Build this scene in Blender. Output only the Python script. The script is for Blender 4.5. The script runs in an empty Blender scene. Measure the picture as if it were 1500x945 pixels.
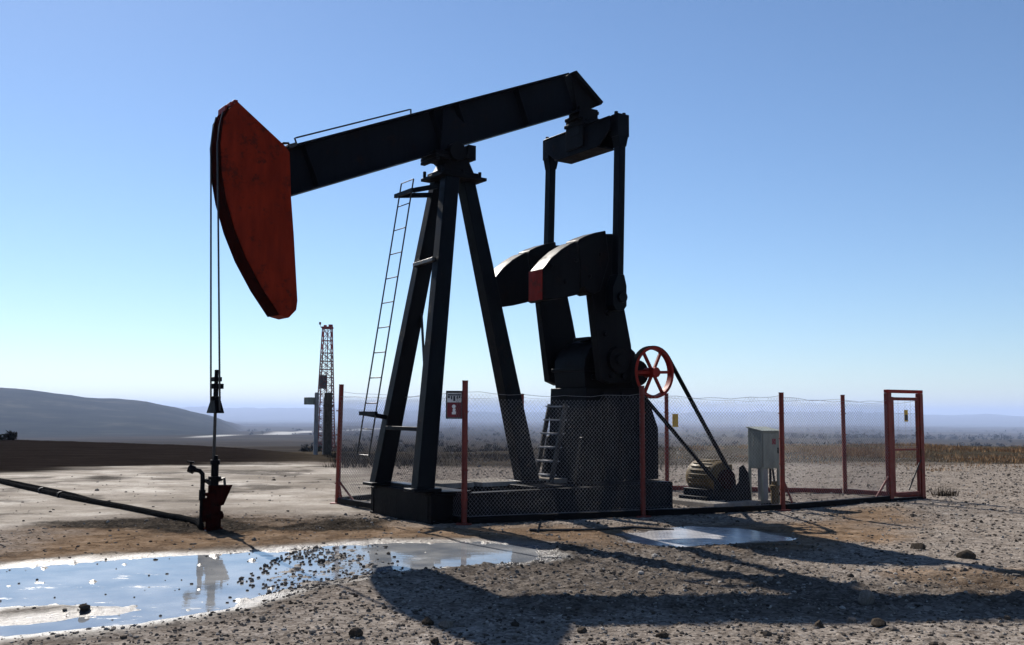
import bpy, bmesh, math, random
import numpy as np
from mathutils import Vector, Matrix
random.seed(7); RNG = np.random.default_rng(7)
C = bpy.context.scene.collection
SC = bpy.context.scene
R = math.radians

# ------------------------------------------------------------------ camera, sky, sun, exposure
PITCH = math.atan(130/1458); ROLL = 0.006
cam = bpy.data.cameras.new('camera'); camo = bpy.data.objects.new('camera', cam); C.objects.link(camo)
cam.sensor_width = 36.0; cam.lens = 1458/1500*36; cam.clip_start = 0.05; cam.clip_end = 90000
fw = Vector((0, math.cos(PITCH), math.sin(PITCH))); up = Vector((0, -math.sin(PITCH), math.cos(PITCH))); rt = Vector((1, 0, 0))
rx = math.cos(ROLL)*rt + math.sin(ROLL)*up; uy = -math.sin(ROLL)*rt + math.cos(ROLL)*up
M3 = Matrix((rx, uy, -fw)).transposed()
camo.matrix_world = Matrix.Translation((0, 0, 1.62)) @ M3.to_4x4()
SC.camera = camo

SUN_AZ = R(-31); SUN_EL = R(36.4)          # azimuth from +Y towards +X
world = bpy.data.worlds.new('World'); SC.world = world; world.use_nodes = True
wn = world.node_tree.nodes; wl = world.node_tree.links; wn.clear()
sky = wn.new('ShaderNodeTexSky'); sky.sky_type = 'NISHITA'; sky.sun_disc = False
sky.sun_elevation = SUN_EL; sky.sun_rotation = SUN_AZ
sky.altitude = 900; sky.air_density = 1.0; sky.dust_density = 0.2; sky.ozone_density = 5.0
bg = wn.new('ShaderNodeBackground'); bg.inputs['Strength'].default_value = 0.051
wo = wn.new('ShaderNodeOutputWorld')
wl.new(sky.outputs[0], bg.inputs[0]); wl.new(bg.outputs[0], wo.inputs[0])
sd = bpy.data.lights.new('sun', 'SUN'); sd.energy = 5.0; sd.angle = R(0.53); sd.color = (1, .94, .86)
so = bpy.data.objects.new('sun', sd); C.objects.link(so)
sdir = Vector((math.sin(SUN_AZ)*math.cos(SUN_EL), math.cos(SUN_AZ)*math.cos(SUN_EL), math.sin(SUN_EL)))
so.rotation_euler = sdir.to_track_quat('Z', 'Y').to_euler(); so.location = sdir*50 + Vector((0, 14, 0))
vs = SC.view_settings; vs.view_transform = 'Standard'; vs.look = 'None'; vs.gamma = 1; vs.exposure = 1.25; vs.use_curve_mapping = False
SC.cycles.max_bounces = 8; SC.cycles.volume_bounces = 0; SC.cycles.transparent_max_bounces = 16

# ------------------------------------------------------------------ noise in numpy
def _hash(ix, iy, s):
    n = (ix.astype(np.int64)*374761393 + iy.astype(np.int64)*668265263 + s*974711) & 0x7fffffff
    n = ((n ^ (n >> 13))*1274126177) & 0x7fffffff
    return ((n ^ (n >> 16)) & 0xffffff)/float(0xffffff)
def vnoise(x, y, s=0):
    ix = np.floor(x); iy = np.floor(y); fx = x-ix; fy = y-iy
    fx = fx*fx*(3-2*fx); fy = fy*fy*(3-2*fy)
    a = _hash(ix, iy, s); b = _hash(ix+1, iy, s); c = _hash(ix, iy+1, s); d = _hash(ix+1, iy+1, s)
    return (a*(1-fx)+b*fx)*(1-fy)+(c*(1-fx)+d*fx)*fy
def fbm(x, y, s=0, o=4, g=.5):
    v = 0; w = 1; t = 0
    for i in range(o):
        v = v + w*vnoise(x, y, s+i*17); t += w; w *= g; x = x*2.03+5.1; y = y*2.03+3.7
    return v/t
def sstep(a, b, x):
    t = np.clip((x-a)/(b-a), 0, 1); return t*t*(3-2*t)
def sdpoly(x, y, poly):
    """signed distance, positive inside"""
    d = np.full(x.shape, 1e9); ins = np.zeros(x.shape, bool); n = len(poly)
    for i in range(n):
        ax, ay = poly[i]; bx, by = poly[(i+1) % n]
        ex, ey = bx-ax, by-ay
        t = np.clip(((x-ax)*ex+(y-ay)*ey)/(ex*ex+ey*ey+1e-12), 0, 1)
        d = np.minimum(d, np.hypot(x-ax-t*ex, y-ay-t*ey))
        cr = ((ay > y) != (by > y)) & (x < ex*(y-ay)/(ey if abs(ey) > 1e-9 else 1e-9)+ax)
        ins ^= cr
    return np.where(ins, d, -d)

# ------------------------------------------------------------------ material helpers
class NT:
    def __init__(s, name):
        s.m = bpy.data.materials.new(name); s.m.use_nodes = True
        s.t = s.m.node_tree; s.t.nodes.clear()
        s.out = s.n('ShaderNodeOutputMaterial'); s.b = s.n('ShaderNodeBsdfPrincipled')
        s.l(s.b.outputs[0], s.out.inputs[0])
    def n(s, k, **kw):
        o = s.t.nodes.new(k)
        for a, v in kw.items(): setattr(o, a, v)
        return o
    def l(s, a, b): s.t.links.new(a, b)
    def setin(s, sock, v):
        if hasattr(v, 'is_linked'): s.l(v, sock)
        else: sock.default_value = v
    def coord(s, kind='Object'): return s.n('ShaderNodeTexCoord').outputs[kind]
    def noise(s, vec, scale, detail=4, rough=.55, out=0):
        o = s.n('ShaderNodeTexNoise'); o.inputs['Scale'].default_value = scale
        o.inputs['Detail'].default_value = detail; o.inputs['Roughness'].default_value = rough
        s.l(vec, o.inputs['Vector']); return o.outputs[out]
    def vor(s, vec, scale, out='Distance', feature='F1'):
        o = s.n('ShaderNodeTexVoronoi', feature=feature); o.inputs['Scale'].default_value = scale
        s.l(vec, o.inputs['Vector']); return o.outputs[out]
    def ramp(s, f, *stops):
        o = s.n('ShaderNodeValToRGB'); e = o.color_ramp.elements
        while len(e) < len(stops): e.new(.5)
        for i, (p, c) in enumerate(stops):
            e[i].position = p; e[i].color = (c, c, c, 1) if not isinstance(c, tuple) else (*c, 1)
        s.l(f, o.inputs[0]); return o.outputs[0]
    def mix(s, f, a, b, mode='MIX'):
        o = s.n('ShaderNodeMix', data_type='RGBA', blend_type=mode)
        s.setin(o.inputs[0], f)
        for i, v in ((6, a), (7, b)): s.setin(o.inputs[i], (*v, 1) if isinstance(v, tuple) and len(v) == 3 else v)
        return o.outputs[2]
    def math(s, op, a, b=0.0, clamp=False):
        o = s.n('ShaderNodeMath', operation=op, use_clamp=clamp); s.setin(o.inputs[0], a); s.setin(o.inputs[1], b); return o.outputs[0]
    def scale(s, vec, sx, sy, sz):
        o = s.n('ShaderNodeMapping'); o.inputs['Scale'].default_value = (sx, sy, sz); s.l(vec, o.inputs[0]); return o.outputs[0]
    def bump(s, h, dist, strength=1.0):
        o = s.n('ShaderNodeBump'); o.inputs['Distance'].default_value = dist; o.inputs['Strength'].default_value = strength
        s.l(h, o.inputs['Height']); s.l(o.outputs[0], s.b.inputs['Normal']); return o
    def matte(s, fac=None):
        """dry, sheenless surface; with fac, a mix towards the glossy one"""
        d = s.n('ShaderNodeBsdfDiffuse'); d.inputs['Roughness'].default_value = .4
        for nm, to in (('Base Color', 'Color'), ('Normal', 'Normal')):
            i = s.b.inputs[nm]
            if i.is_linked: s.l(i.links[0].from_socket, d.inputs[to])
            elif nm == 'Base Color': d.inputs['Color'].default_value = i.default_value
        if fac is None: s.l(d.outputs[0], s.out.inputs[0])
        else:
            m = s.n('ShaderNodeMixShader'); s.setin(m.inputs[0], fac); s.l(d.outputs[0], m.inputs[1]); s.l(s.b.outputs[0], m.inputs[2]); s.l(m.outputs[0], s.out.inputs[0])
    def set(s, **kw):
        for k, v in kw.items(): s.setin(s.b.inputs[k.replace('_', ' ')], v)
        return s

def paint(name, col, rust=(.10, .035, .015), wear=.35, rough=.45, dust=.15, metal=0.0, scale=1.0, spec=.35, matte=False):
    """old site paint: patches of rust, dust streaks, uneven gloss"""
    t = NT(name); v = t.coord()
    n1 = t.noise(v, 3.2*scale, 6, .65); n2 = t.noise(v, 14*scale, 5, .7); n3 = t.noise(t.scale(v, 6, 6, 1.2), 1.6*scale, 4)
    pat = t.ramp(t.math('ADD', t.math('MULTIPLY', n1, .6), t.math('MULTIPLY', n2, .4)), (.60-.12*wear, 0.0), (.64-.06*wear, 1.0))
    base = t.mix(t.ramp(n3, (.35, 0.0), (.75, 1.0)), tuple(c*.75 for c in col), tuple(min(1, c*1.3) for c in col))
    c1 = t.mix(t.math('MULTIPLY', pat, min(1, wear*1.6)), base, rust)
    c2 = t.mix(t.math('MULTIPLY', t.ramp(n2, (.5, 0.0), (.8, 1.0)), dust), c1, (.22, .18, .14))
    t.set(Base_Color=c2, Metallic=metal, Roughness=t.ramp(n1, (.3, rough-.12), (.7, min(1, rough+.2))))
    t.b.inputs['Specular IOR Level'].default_value = spec
    t.bump(t.math('ADD', n2, pat), .004, .6)
    if matte: t.matte()
    return t.m

MAT = {}
MAT['black'] = paint('black_paint', (.004, .005, .008), rust=(.014, .007, .005), wear=.35, rough=.5, dust=.003, spec=.05)
MAT['navy'] = paint('dark_blue_paint', (.0018, .003, .005), rust=(.014, .007, .005), wear=.25, rough=.45, dust=.003, spec=.07)
MAT['oily'] = paint('oily_black_paint', (.004, .004, .005), rust=(.010, .006, .005), wear=.45, rough=.5, dust=.003, spec=.05)
MAT['red'] = paint('faded_red_paint', (.165, .0145, .005), rust=(.06, .010, .006), wear=.55, rough=.6, dust=.01, spec=.05)
MAT['brightred'] = paint('bright_red_paint', (.20, .012, .006), rust=(.06, .018, .010), wear=.4, rough=.5, dust=.03, spec=.15)
MAT['post'] = paint('red_oxide_paint', (.135, .016, .009), rust=(.07, .026, .016), wear=.5, rough=.55, dust=.12, scale=2)
MAT['wellred'] = paint('oily_red_paint', (.020, .0036, .003), rust=(.006, .004, .0035), wear=.65, rough=.42, dust=.01, scale=3, matte=True)
MAT['steel'] = paint('dark_steel', (.035, .033, .032), rust=(.05, .025, .015), wear=.4, rough=.4, dust=.1, metal=.6, scale=3)
MAT['galv'] = paint('galvanised_wire', (.20, .20, .21), rust=(.16, .10, .07), wear=.25, rough=.5, dust=.1, metal=.35, scale=2)
MAT['motor'] = paint('tan_enamel', (.085, .058, .022), rust=(.05, .03, .015), wear=.4, rough=.55, spec=.12, dust=.05, scale=2)
MAT['cabinet'] = paint('grey_green_enamel', (.18, .195, .165), rust=(.15, .11, .07), wear=.18, rough=.5, dust=.2)
MAT['concrete'] = paint('rough_concrete', matte=True, col=(.24, .22, .195), rust=(.12, .09, .06), wear=.5, rough=.9, dust=.3)
MAT['wood'] = paint('weathered_wood', matte=True, col=(.085, .07, .058), rust=(.03, .025, .02), wear=.5, rough=.85, dust=.2, scale=3)
MAT['rubber'] = paint('rubber_belt', matte=True, col=(.014, .014, .014), rust=(.03, .025, .02), wear=.2, rough=.6, dust=.05)
MAT['white'] = paint('white_enamel', (.72, .72, .70), rust=(.30, .24, .18), wear=.12, rough=.4, dust=.15)
MAT['signred'] = paint('sign_red', (.17, .012, .020), rust=(.1, .03, .03), wear=.1, rough=.4, dust=.08)
MAT['ink'] = paint('sign_ink', (.03, .03, .045), rust=(.05, .05, .05), wear=.05, rough=.5, dust=.05)
MAT['yellow'] = paint('yellow_enamel', (.50, .32, .045), rust=(.15, .09, .04), wear=.25, rough=.5, dust=.12, scale=4)
MAT['derrick'] = paint('derrick_grey_paint', matte=True, col=(.20, .055, .045), wear=.3, rough=.6, dust=.1)
MAT['derrickred'] = paint('derrick_red_paint', matte=True, col=(.32, .03, .03), wear=.3, rough=.6, dust=.1)

# ------------------------------------------------------------------ mesh helpers
class MB:
    def __init__(s): s.v = []; s.f = []
    def add(s, v, f):
        o = len(s.v); s.v += [tuple(p) for p in v]; s.f += [tuple(i+o for i in q) for q in f]; return s
    def box(s, c, d, m=None):
        x, y, z = d[0]/2, d[1]/2, d[2]/2
        v = [Vector((a, b, e)) for a in (-x, x) for b in (-y, y) for e in (-z, z)]
        if m is not None: v = [m @ p for p in v]
        c = Vector(c); v = [p+c for p in v]
        return s.add(v, [(0, 1, 3, 2), (4, 6, 7, 5), (0, 4, 5, 1), (2, 3, 7, 6), (0, 2, 6, 4), (1, 5, 7, 3)])
    def b(s, x0, x1, y0, y1, z0, z1): return s.box(((x0+x1)/2, (y0+y1)/2, (z0+z1)/2), (x1-x0, y1-y0, z1-z0))
    def frame(s, p0, p1, side=None):
        d = (Vector(p1)-Vector(p0)); L = d.length; d.normalize()
        r = Vector(side) if side is not None else (Vector((0, 0, 1)) if abs(d.z) < .9 else Vector((0, 1, 0)))
        a = d.cross(r).normalized(); b = a.cross(d).normalized()
        return d, a, b, L
    def beam(s, p0, p1, w, h, side=None):           # rectangular bar; h lies along `side`
        d, a, b, L = s.frame(p0, p1, side)
        m = Matrix((d, a, b)).transposed()
        return s.box((Vector(p0)+Vector(p1))/2, (L, w, h), m)
    def ibeam(s, p0, p1, w, h, tf=.02, tw=.016, side=None):
        d, a, b, L = s.frame(p0, p1, side); m = Matrix((d, a, b)).transposed(); c = (Vector(p0)+Vector(p1))/2
        s.box(c+b*(h/2-tf/2), (L, w, tf), m); s.box(c-b*(h/2-tf/2), (L, w, tf), m); s.box(c, (L, tw, h-2*tf), m); return s
    def cyl(s, p0, p1, r0, r1=None, n=16, cap=True):
        r1 = r0 if r1 is None else r1
        d, a, b, L = s.frame(p0, p1); v = []; f = []
        for p, r in ((Vector(p0), r0), (Vector(p1), r1)):
            for i in range(n):
                t = 2*math.pi*i/n; v.append(p+a*(r*math.cos(t))+b*(r*math.sin(t)))
        for i in range(n): j = (i+1) % n; f.append((i, j, n+j, n+i))
        if cap: f += [tuple(range(n))[::-1], tuple(range(n, 2*n))]
        return s.add(v, f)
    def lathe(s, o, ax, prof, n=24):                  # prof: (along, radius)
        o = Vector(o); d, a, b, _ = s.frame(o, o+Vector(ax)); v = []; f = []
        for h, r in prof:
            for i in range(n):
                t = 2*math.pi*i/n; v.append(o+d*h+a*(r*math.cos(t))+b*(r*math.sin(t)))
        for k in range(len(prof)-1):
            for i in range(n): j = (i+1) % n; f.append((k*n+i, k*n+j, (k+1)*n+j, (k+1)*n+i))
        f += [tuple(range(n))[::-1], tuple(range((len(prof)-1)*n, len(prof)*n))]
        return s.add(v, f)
    def tube(s, pts, r, n=8):
        P = [Vector(p) for p in pts]; v = []; f = []; prev = None
        for i, p in enumerate(P):
            d = (P[min(i+1, len(P)-1)]-P[max(i-1, 0)]).normalized()
            rr = prev if prev is not None else (Vector((0, 0, 1)) if abs(d.z) < .9 else Vector((1, 0, 0)))
            a = d.cross(rr).normalized(); b = a.cross(d).normalized(); prev = b
            for k in range(n):
                t = 2*math.pi*k/n; v.append(p+a*(r*math.cos(t))+b*(r*math.sin(t)))
        for i in range(len(P)-1):
            for k in range(n): j = (k+1) % n; f.append((i*n+k, i*n+j, (i+1)*n+j, (i+1)*n+k))
        f += [tuple(range(n))[::-1], tuple(range((len(P)-1)*n, len(P)*n))]
        return s.add(v, f)
    def prism(s, poly, t0, t1):                       # poly in (x,z), extruded along y
        n = len(poly); v = [(x, t0, z) for x, z in poly]+[(x, t1, z) for x, z in poly]
        f = [tuple(range(n)), tuple(range(n, 2*n))[::-1]]
        f += [(i, n+i, n+(i+1) % n, (i+1) % n) for i in range(n)]
        return s.add(v, f)
    def hexa(s, b4, t4):                              # two quads, bottom and top
        return s.add(list(b4)+list(t4), [(3, 2, 1, 0), (4, 5, 6, 7)]+[(i, (i+1) % 4, 4+(i+1) % 4, 4+i) for i in range(4)])
    def build(s, name, mat, parent=None, bevel=0.0, smooth=True):
        me = bpy.data.meshes.new(name); me.from_pydata(s.v, [], s.f)
        bm = bmesh.new(); bm.from_mesh(me); bmesh.ops.recalc_face_normals(bm, faces=bm.faces); bm.to_mesh(me); bm.free()
        if smooth:
            me.polygons.foreach_set('use_smooth', [True]*len(me.polygons)); me.set_sharp_from_angle(angle=R(32))
        me.materials.append(mat if not isinstance(mat, str) else MAT[mat])
        o = bpy.data.objects.new(name, me); C.objects.link(o)
        if parent: o.parent = parent
        if bevel:
            m = o.modifiers.new('edge', 'BEVEL'); m.width = bevel; m.segments = 2; m.limit_method = 'ANGLE'; m.angle_limit = R(40)
        return o
def tag(o, label, cat, group=None, kind=None):
    if label: o['label'] = label
    if cat: o['category'] = cat
    if group: o['group'] = group
    if kind: o['kind'] = kind
    return o
def empty(name, loc, rz=0.0):
    o = bpy.data.objects.new(name, None); C.objects.link(o); o.location = loc; o.rotation_euler = (0, 0, rz); o.empty_display_size = .3; return o

# ------------------------------------------------------------------ ground and far land
PUD = [(-7.6, 9.6), (-5.57, 10.24), (-5.29, 10.51), (-4.22, 11.23), (-2.78, 11.83), (-2.23, 12.33), (-1.61, 12.67), (-.42, 12.86), (.36, 12.57), (.36, 11.21), (-.35, 10.89), (-1.04, 10.4), (-1.63, 9.81), (-2.06, 9.35), (-2.27, 8.51), (-2.89, 7.87), (-3.65, 7.3), (-3.94, 7.13), (-6.4, 6.4)]
ISL = [(-5.6, 7.7), (-4.35, 8.04), (-4.2, 8.37), (-3.82, 8.52), (-3.28, 8.6), (-3.09, 8.4), (-3.42, 8.12), (-3.91, 7.8), (-4.15, 7.67), (-5.4, 7.3)]
PUB = [(1.45, 13.6), (1.95, 14.25), (2.6, 14.7), (3.25, 14.5), (3.75, 13.5), (3.4, 13.05), (2.8, 12.75), (1.95, 12.3), (1.45, 12.8)]
SPK = [(-2.44, 11.96), (-1.64, 12.29), (-1.18, 10.19), (-1.61, 9.66), (-2.04, 9.25), (-2.49, 9.78)]
MUD = [(-.75, 10.36), (.35, 12.21), (2.09, 12.29), (3.01, 12.65), (3.34, 9.88), (6.5, 10.5), (5.4, 8.27), (.29, 8.16)]
OIL = [(-6.72, 14.43), (-4.91, 15.3), (-3.25, 14.62), (-2.41, 15.3), (-1.82, 14.26), (-2.37, 13.08), (-3.62, 12.81), (-4.88, 13.17)]
BRN = [(-5.52, 10.4), (-6.34, 14.03), (-4.85, 15.2), (-1.87, 14.69), (1.48, 14.44), (4.39, 15.03), (6.45, 17.25), (4.87, 13.07), (3.6, 12.36), (.44, 12.53), (-2.21, 12.22), (-4.13, 11.18)]
PAD = [(-22, 26.6), (-14.33, 28.15), (-9.1, 29.83), (-6.08, 30.97), (-3.82, 26.97), (-1.2, 17.5), (-2.6, 15.9), (-4.79, 15.79), (-6.34, 14.45), (-7.98, 12.47), (-14, 9)]
OSP = [(-10.28, 23.16), (-9.93, 24.41), (-8.85, 23.76), (-9.26, 22.8)]
WATER_Z = -.030

def crest(az):        # distance of the plateau's edge, by bearing in degrees
    return np.interp(az, [-60, -27, -17, -11, -6, 5, 15, 27, 60], [62, 58, 46, 37, 37, 44, 52, 56, 60])
HILL_AZ = [-60, -45, -36, -27.2, -25.6, -23.3, -21.2, -20.1, -18.6, -17.2, -16.5, -15.6, -14.5]
HILL_H = [75, 78, 66, 48, 43.5, 30, 22, 19.5, 4, -12, -22, -40, -70]
def height(x, y):
    r = np.hypot(x, y); az = np.degrees(np.arctan2(x, y))
    z = np.zeros(r.shape)
    near = r < 120
    # --- close relief
    xn, yn = x[near], y[near]
    e = np.interp(r[near], [0, 40, 120], [1, .8, .5])
    rel = (fbm(xn*.35, yn*.35, 3, 4)-.5)*.05 + (fbm(xn*1.7, yn*1.7, 9, 4)-.5)*.045
    grit = np.maximum(fbm(xn*7, yn*7, 21, 3)-.5, 0)*.05
    smooth = sstep(-.5, .6, sdpoly(xn, yn, PAD))
    mud = sstep(-.3, .35, sdpoly(xn, yn, MUD)+(fbm(xn*1.2, yn*1.2, 5)-.5)*.8)
    h = (rel+grit)*e*(1-.75*smooth)
    clod = np.maximum(fbm(xn*3.1, yn*3.1, 41, 5, .6)-.47, 0)
    clod2 = np.maximum(fbm(xn*8, yn*8, 46, 3, .6)-.45, 0)
    oil_ = sstep(-.4, .4, sdpoly(xn, yn, OIL)+(fbm(xn*1.2, yn*1.2, 6)-.5)*.8)
    h = h + oil_*(clod*.05 + np.maximum(fbm(xn*9, yn*9, 48, 3, .6)-.48, 0)*.07)
    h = h + mud*(clod*.07 + clod2*.085 + (fbm(xn*.9, yn*.9, 44)-.5)*.02)
    h = np.maximum(h, -.020 + .1*np.minimum(h, 0))
    wob = (fbm(xn*1.6, yn*1.6, 61, 4)-.5)
    dA = np.minimum(sdpoly(xn, yn, PUD)+wob*.34, -(sdpoly(xn, yn, ISL)+wob*.5))
    dB = sdpoly(xn, yn, PUB)+wob*.7
    for d, k in ((dA, .30), (dB, .22)):
        basin = WATER_Z - np.clip(d, 0, .30)*k*.55*(1-.75*sstep(-.25, .3, sdpoly(xn, yn, SPK)))
        h = np.where(d > -.35, np.minimum(h, np.where(d > 0, basin+.006, WATER_Z+.004+(-d)*.11+np.maximum(h, -.01)*sstep(0, .35, -d))), h)
    spk = sstep(-.25, .3, sdpoly(xn, yn, SPK))
    peb = np.maximum(fbm(xn*8, yn*8, 77, 4, .7)-.52, 0)*.12
    inA = sstep(-.1, .2, dA)
    h = h + inA*(spk*peb + (1-spk)*np.maximum(fbm(xn*6, yn*6, 79, 3, .6)-.67, 0)*.3)
    z[near] = h
    # --- land beyond the plateau
    c = crest(az); fr = r/c
    edge = sstep(1.0, 1.25, fr)
    far = np.interp(np.log(np.maximum(r, 1)), np.log([1, 60, 150, 300, 700, 1500, 4000, 9000, 16000, 40000]), [0, -.8, -5.0, -9.5, -20, -35, -64, -95, -112, -125])
    far = far + (fbm(x/310., y/310., 91, 4)-.5)*np.interp(r, [60, 300, 1500, 6000, 12000], [0, 3, 12, 24, 20])
    z = z*(1-edge)+far*edge
    # left hill
    ha = np.interp(az, HILL_AZ, HILL_H)
    prof = sstep(1250, 2550, r)*(1-sstep(2800, 5200, r))
    rough = (fbm(x/170., y/170., 101, 5)-.5)
    z = np.where(az < -14.6, np.maximum(z, z*(1-prof)+(ha+rough*22*prof)*prof), z)
    # far ridges
    rid = sstep(9000, 15000, r)*(1-sstep(17500, 24000, r))
    rh = np.interp(az, [-40, -20, -10, 0, 8, 16, 27, 40], [40, 46, 30, -20, 6, 22, -14, 10]) + (fbm(az*.7, r/9000., 131, 5, .5)-.5)*70
    z = z*(1-rid)+np.maximum(z, rh)*rid
    return z

def ground():
    rr = [0.0, .8, 1.6, 2.4, 3.2, 4.0, 4.8]
    r = 5.4
    while r < 46: rr.append(r); r *= 1.0056
    while r < 130: rr.append(r); r *= 1.02
    while r < 34000: rr.append(r); r *= 1.028
    rr = np.array(rr)
    az = np.concatenate([np.linspace(-36, 36, 760), np.linspace(36, 324, 90)[1:-1]])
    na, nr = len(az), len(rr)
    A, B = np.meshgrid(np.radians(az), rr[1:])
    x = (np.sin(A)*B).ravel(); y = (np.cos(A)*B).ravel()
    azd = np.degrees(np.arctan2(x, y))
    z = height(x, y)
    x = np.concatenate([[0.], x]); y = np.concatenate([[0.], y]); z = np.concatenate([[0.], z])
    co = np.stack([x, y, z], 1)
    me = bpy.data.meshes.new('ground')
    i = np.arange(na); j = (i+1) % na
    quads = []
    for k in range(nr-2):
        o = 1+k*na; quads.append(np.stack([o+i, o+na+i, o+na+j, o+j], 1))
    quads = np.concatenate(quads); tris = np.stack([np.zeros(na, int), 1+i, 1+j], 1)
    me.vertices.add(len(co)); me.vertices.foreach_set('co', co.ravel().astype(np.float32))
    nl = len(quads)*4+len(tris)*3
    me.loops.add(nl); me.loops.foreach_set('vertex_index', np.concatenate([quads.ravel(), tris.ravel()]).astype(np.int32))
    me.polygons.add(len(quads)+len(tris))
    ls = np.concatenate([np.arange(len(quads))*4, len(quads)*4+np.arange(len(tris))*3]).astype(np.int32)
    me.polygons.foreach_set('loop_start', ls)
    me.update(calc_edges=True); me.validate()
    me.polygons.foreach_set('use_smooth', [True]*len(me.polygons))
    if me.polygons[0].normal.z < 0: me.flip_normals()
    # --- what covers the ground where (soil kinds, plus a far water glint painted pale)
    r = np.hypot(x, y); azd = np.degrees(np.arctan2(x, y)); w = (fbm(x*.9, y*.9, 201, 5)-.5)
    w2 = (fbm(x*.25, y*.6, 211, 4)-.5)
    m1 = np.zeros((len(co), 4), np.float32); m2 = np.zeros((len(co), 4), np.float32); m1[:, 3] = 1; m2[:, 3] = 1
    nr_ = r < 70; X, Y, W, W2 = x[nr_], y[nr_], w[nr_], w2[nr_]
    pad = sstep(-.6, .7, sdpoly(X, Y, PAD)+W*1.6); osp = sstep(-.4, .3, sdpoly(X, Y, OSP)+W*1.2)
    dA = np.minimum(sdpoly(X, Y, PUD), -sdpoly(X, Y, ISL)); dB = sdpoly(X, Y, PUB)
    wet = np.maximum(sstep(-.55, .02, dA+W*.5), sstep(-.35, .1, dB+W*.6))
    wet = wet*(1-.35*sstep(-.25, .3, sdpoly(X, Y, SPK)))
    mud = sstep(-.5, .5, sdpoly(X, Y, MUD)+W*1.4)
    oil = np.maximum(sstep(-.45, .25, sdpoly(X, Y, OIL)+W*2.4), .6*sstep(.10, .22, W)*pad); brn = np.maximum(sstep(-.8, .8, sdpoly(X, Y, BRN)+W*2.0), .75*sstep(-.3, .7, sdpoly(X, Y, [(3.2, 10.9), (8.5, 11.5), (8.0, 9.2), (4.0, 9.0)])+W*2.2))
    m1[nr_, 0] = pad*(1-.75*osp)*(1-.7*oil); m1[nr_, 1] = wet; m1[nr_, 2] = np.maximum(np.maximum(mud*.55, oil), osp*.95)
    m2[nr_, 0] = brn
    c = crest(azd)
    # dark ploughed field on the left, dry plain everywhere beyond the gravel
    gl = np.interp(azd, [-60, -27, -23, -17, -11, -6, 0, 8, 16, 27, 60], [26, 28.5, 29.6, 31.2, 32.5, 29, 28, 31, 34, 36, 38])
    plain = sstep(-1.2, 1.2, r-gl+w2*5)
    m2[:, 1] = plain
    m2[:, 2] = plain*(1-sstep(-15.5, -9.0, azd))*(1-sstep(1.05, 1.6, r/c))
    m3 = np.zeros((len(co), 4), np.float32); m3[:, 3] = 1; m3[:, 0] = (1-sstep(-16.8, -15.0, azd))*sstep(1150, 1500, r)*(1-sstep(6000, 8000, r))
    ra = np.interp(np.log(r), np.log([1100, 1300, 2100, 3500]), [-17.6, -15.6, -11.8, -6.0]); m3[:, 1] = (1-sstep(.3, 1.0, np.abs(azd-ra)/1.1))*sstep(1050, 1200, r)*(1-sstep(2600, 3600, r))  # second channel: glint of far water painted as a pale ground strip
    for nm, m in (('soil', m1), ('cover', m2), ('heath_glint', m3)):
        a = me.color_attributes.new(nm, 'FLOAT_COLOR', 'POINT'); a.data.foreach_set('color', m.ravel())
    t = NT('gravel_and_soil'); v = t.coord()
    def attr(nm):
        a = t.n('ShaderNodeAttribute'); a.attribute_name = nm; s = t.n('ShaderNodeSeparateColor'); t.l(a.outputs['Color'], s.inputs[0]); return s.outputs
    s1, s2, s3 = attr('soil'), attr('cover'), attr('heath_glint')
    nf = t.noise(v, 22, 6, .7); nm_ = t.noise(v, 3.0, 6, .65); nl_ = t.noise(v, .5, 5, .6); sp = t.vor(v, 30, 'Color'); sp2 = t.vor(v, 11, 'Color')
    spb = t.n('ShaderNodeSeparateColor'); t.l(sp, spb.inputs[0]); spc = t.n('ShaderNodeSeparateColor'); t.l(sp2, spc.inputs[0])
    grain = t.math('ADD', t.math('MULTIPLY', spb.outputs[0], .5), t.math('ADD', t.math('MULTIPLY', nf, .35), t.math('MULTIPLY', spc.outputs[1], .15)))
    grav = t.ramp(grain, (.15, (.072, .059, .049)), (.42, (.225, .195, .168)), (.66, (.33, .29, .254)), (.9, (.44, .40, .355)))
    grav = t.mix(t.ramp(nl_, (.36, .6), (.6, 0.0)), grav, t.mix(.4, grav, (.42, .36, .31), 'MULTIPLY'))
    grav = t.mix(t.ramp(nm_, (.35, .55), (.65, 0.0)), grav, (.105, .086, .070))
    padc = t.mix(t.ramp(t.noise(t.scale(v, .55, .8, 1), 1.1, 8, .70), (.40, 0.0), (.60, 1.0)), (.25, .215, .175), (.54, .495, .435))
    padc = t.mix(t.ramp(t.noise(t.scale(v, .2, .2, 1), 1.5, 7, .65), (.42, .85), (.58, 0.0)), padc, (.20, .17, .137))
    padc = t.mix(t.ramp(nf, (.3, .5), (.55, 0.0)), padc, (.16, .135, .11))
    brc = t.ramp(t.math('ADD', t.math('MULTIPLY', nm_, .6), t.math('MULTIPLY', nf, .4)), (.34, (.035, .021, .013)), (.48, (.155, .098, .056)), (.64, (.29, .205, .135)))
    mudc = t.ramp(t.math('ADD', t.math('MULTIPLY', nm_, .5), t.math('MULTIPLY', grain, .5)), (.32, (.007, .006, .005)), (.52, (.026, .0205, .016)), (.74, (.10, .082, .064)))
    vf = t.scale(v, .02, .05, .02)
    pl1 = t.noise(vf, 2.4, 5, .6); pl2 = t.noise(t.scale(v, .0016, .0042, .002), 1.0, 5, .6); pl3 = t.vor(t.scale(v, .0022, .0055, .002), 1.0, 'Color')
    p3 = t.n('ShaderNodeSeparateColor'); t.l(pl3, p3.inputs[0])
    plc = t.ramp(pl1, (.3, (.018, .014, .011)), (.5, (.045, .035, .026)), (.7, (.085, .068, .05)))
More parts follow.
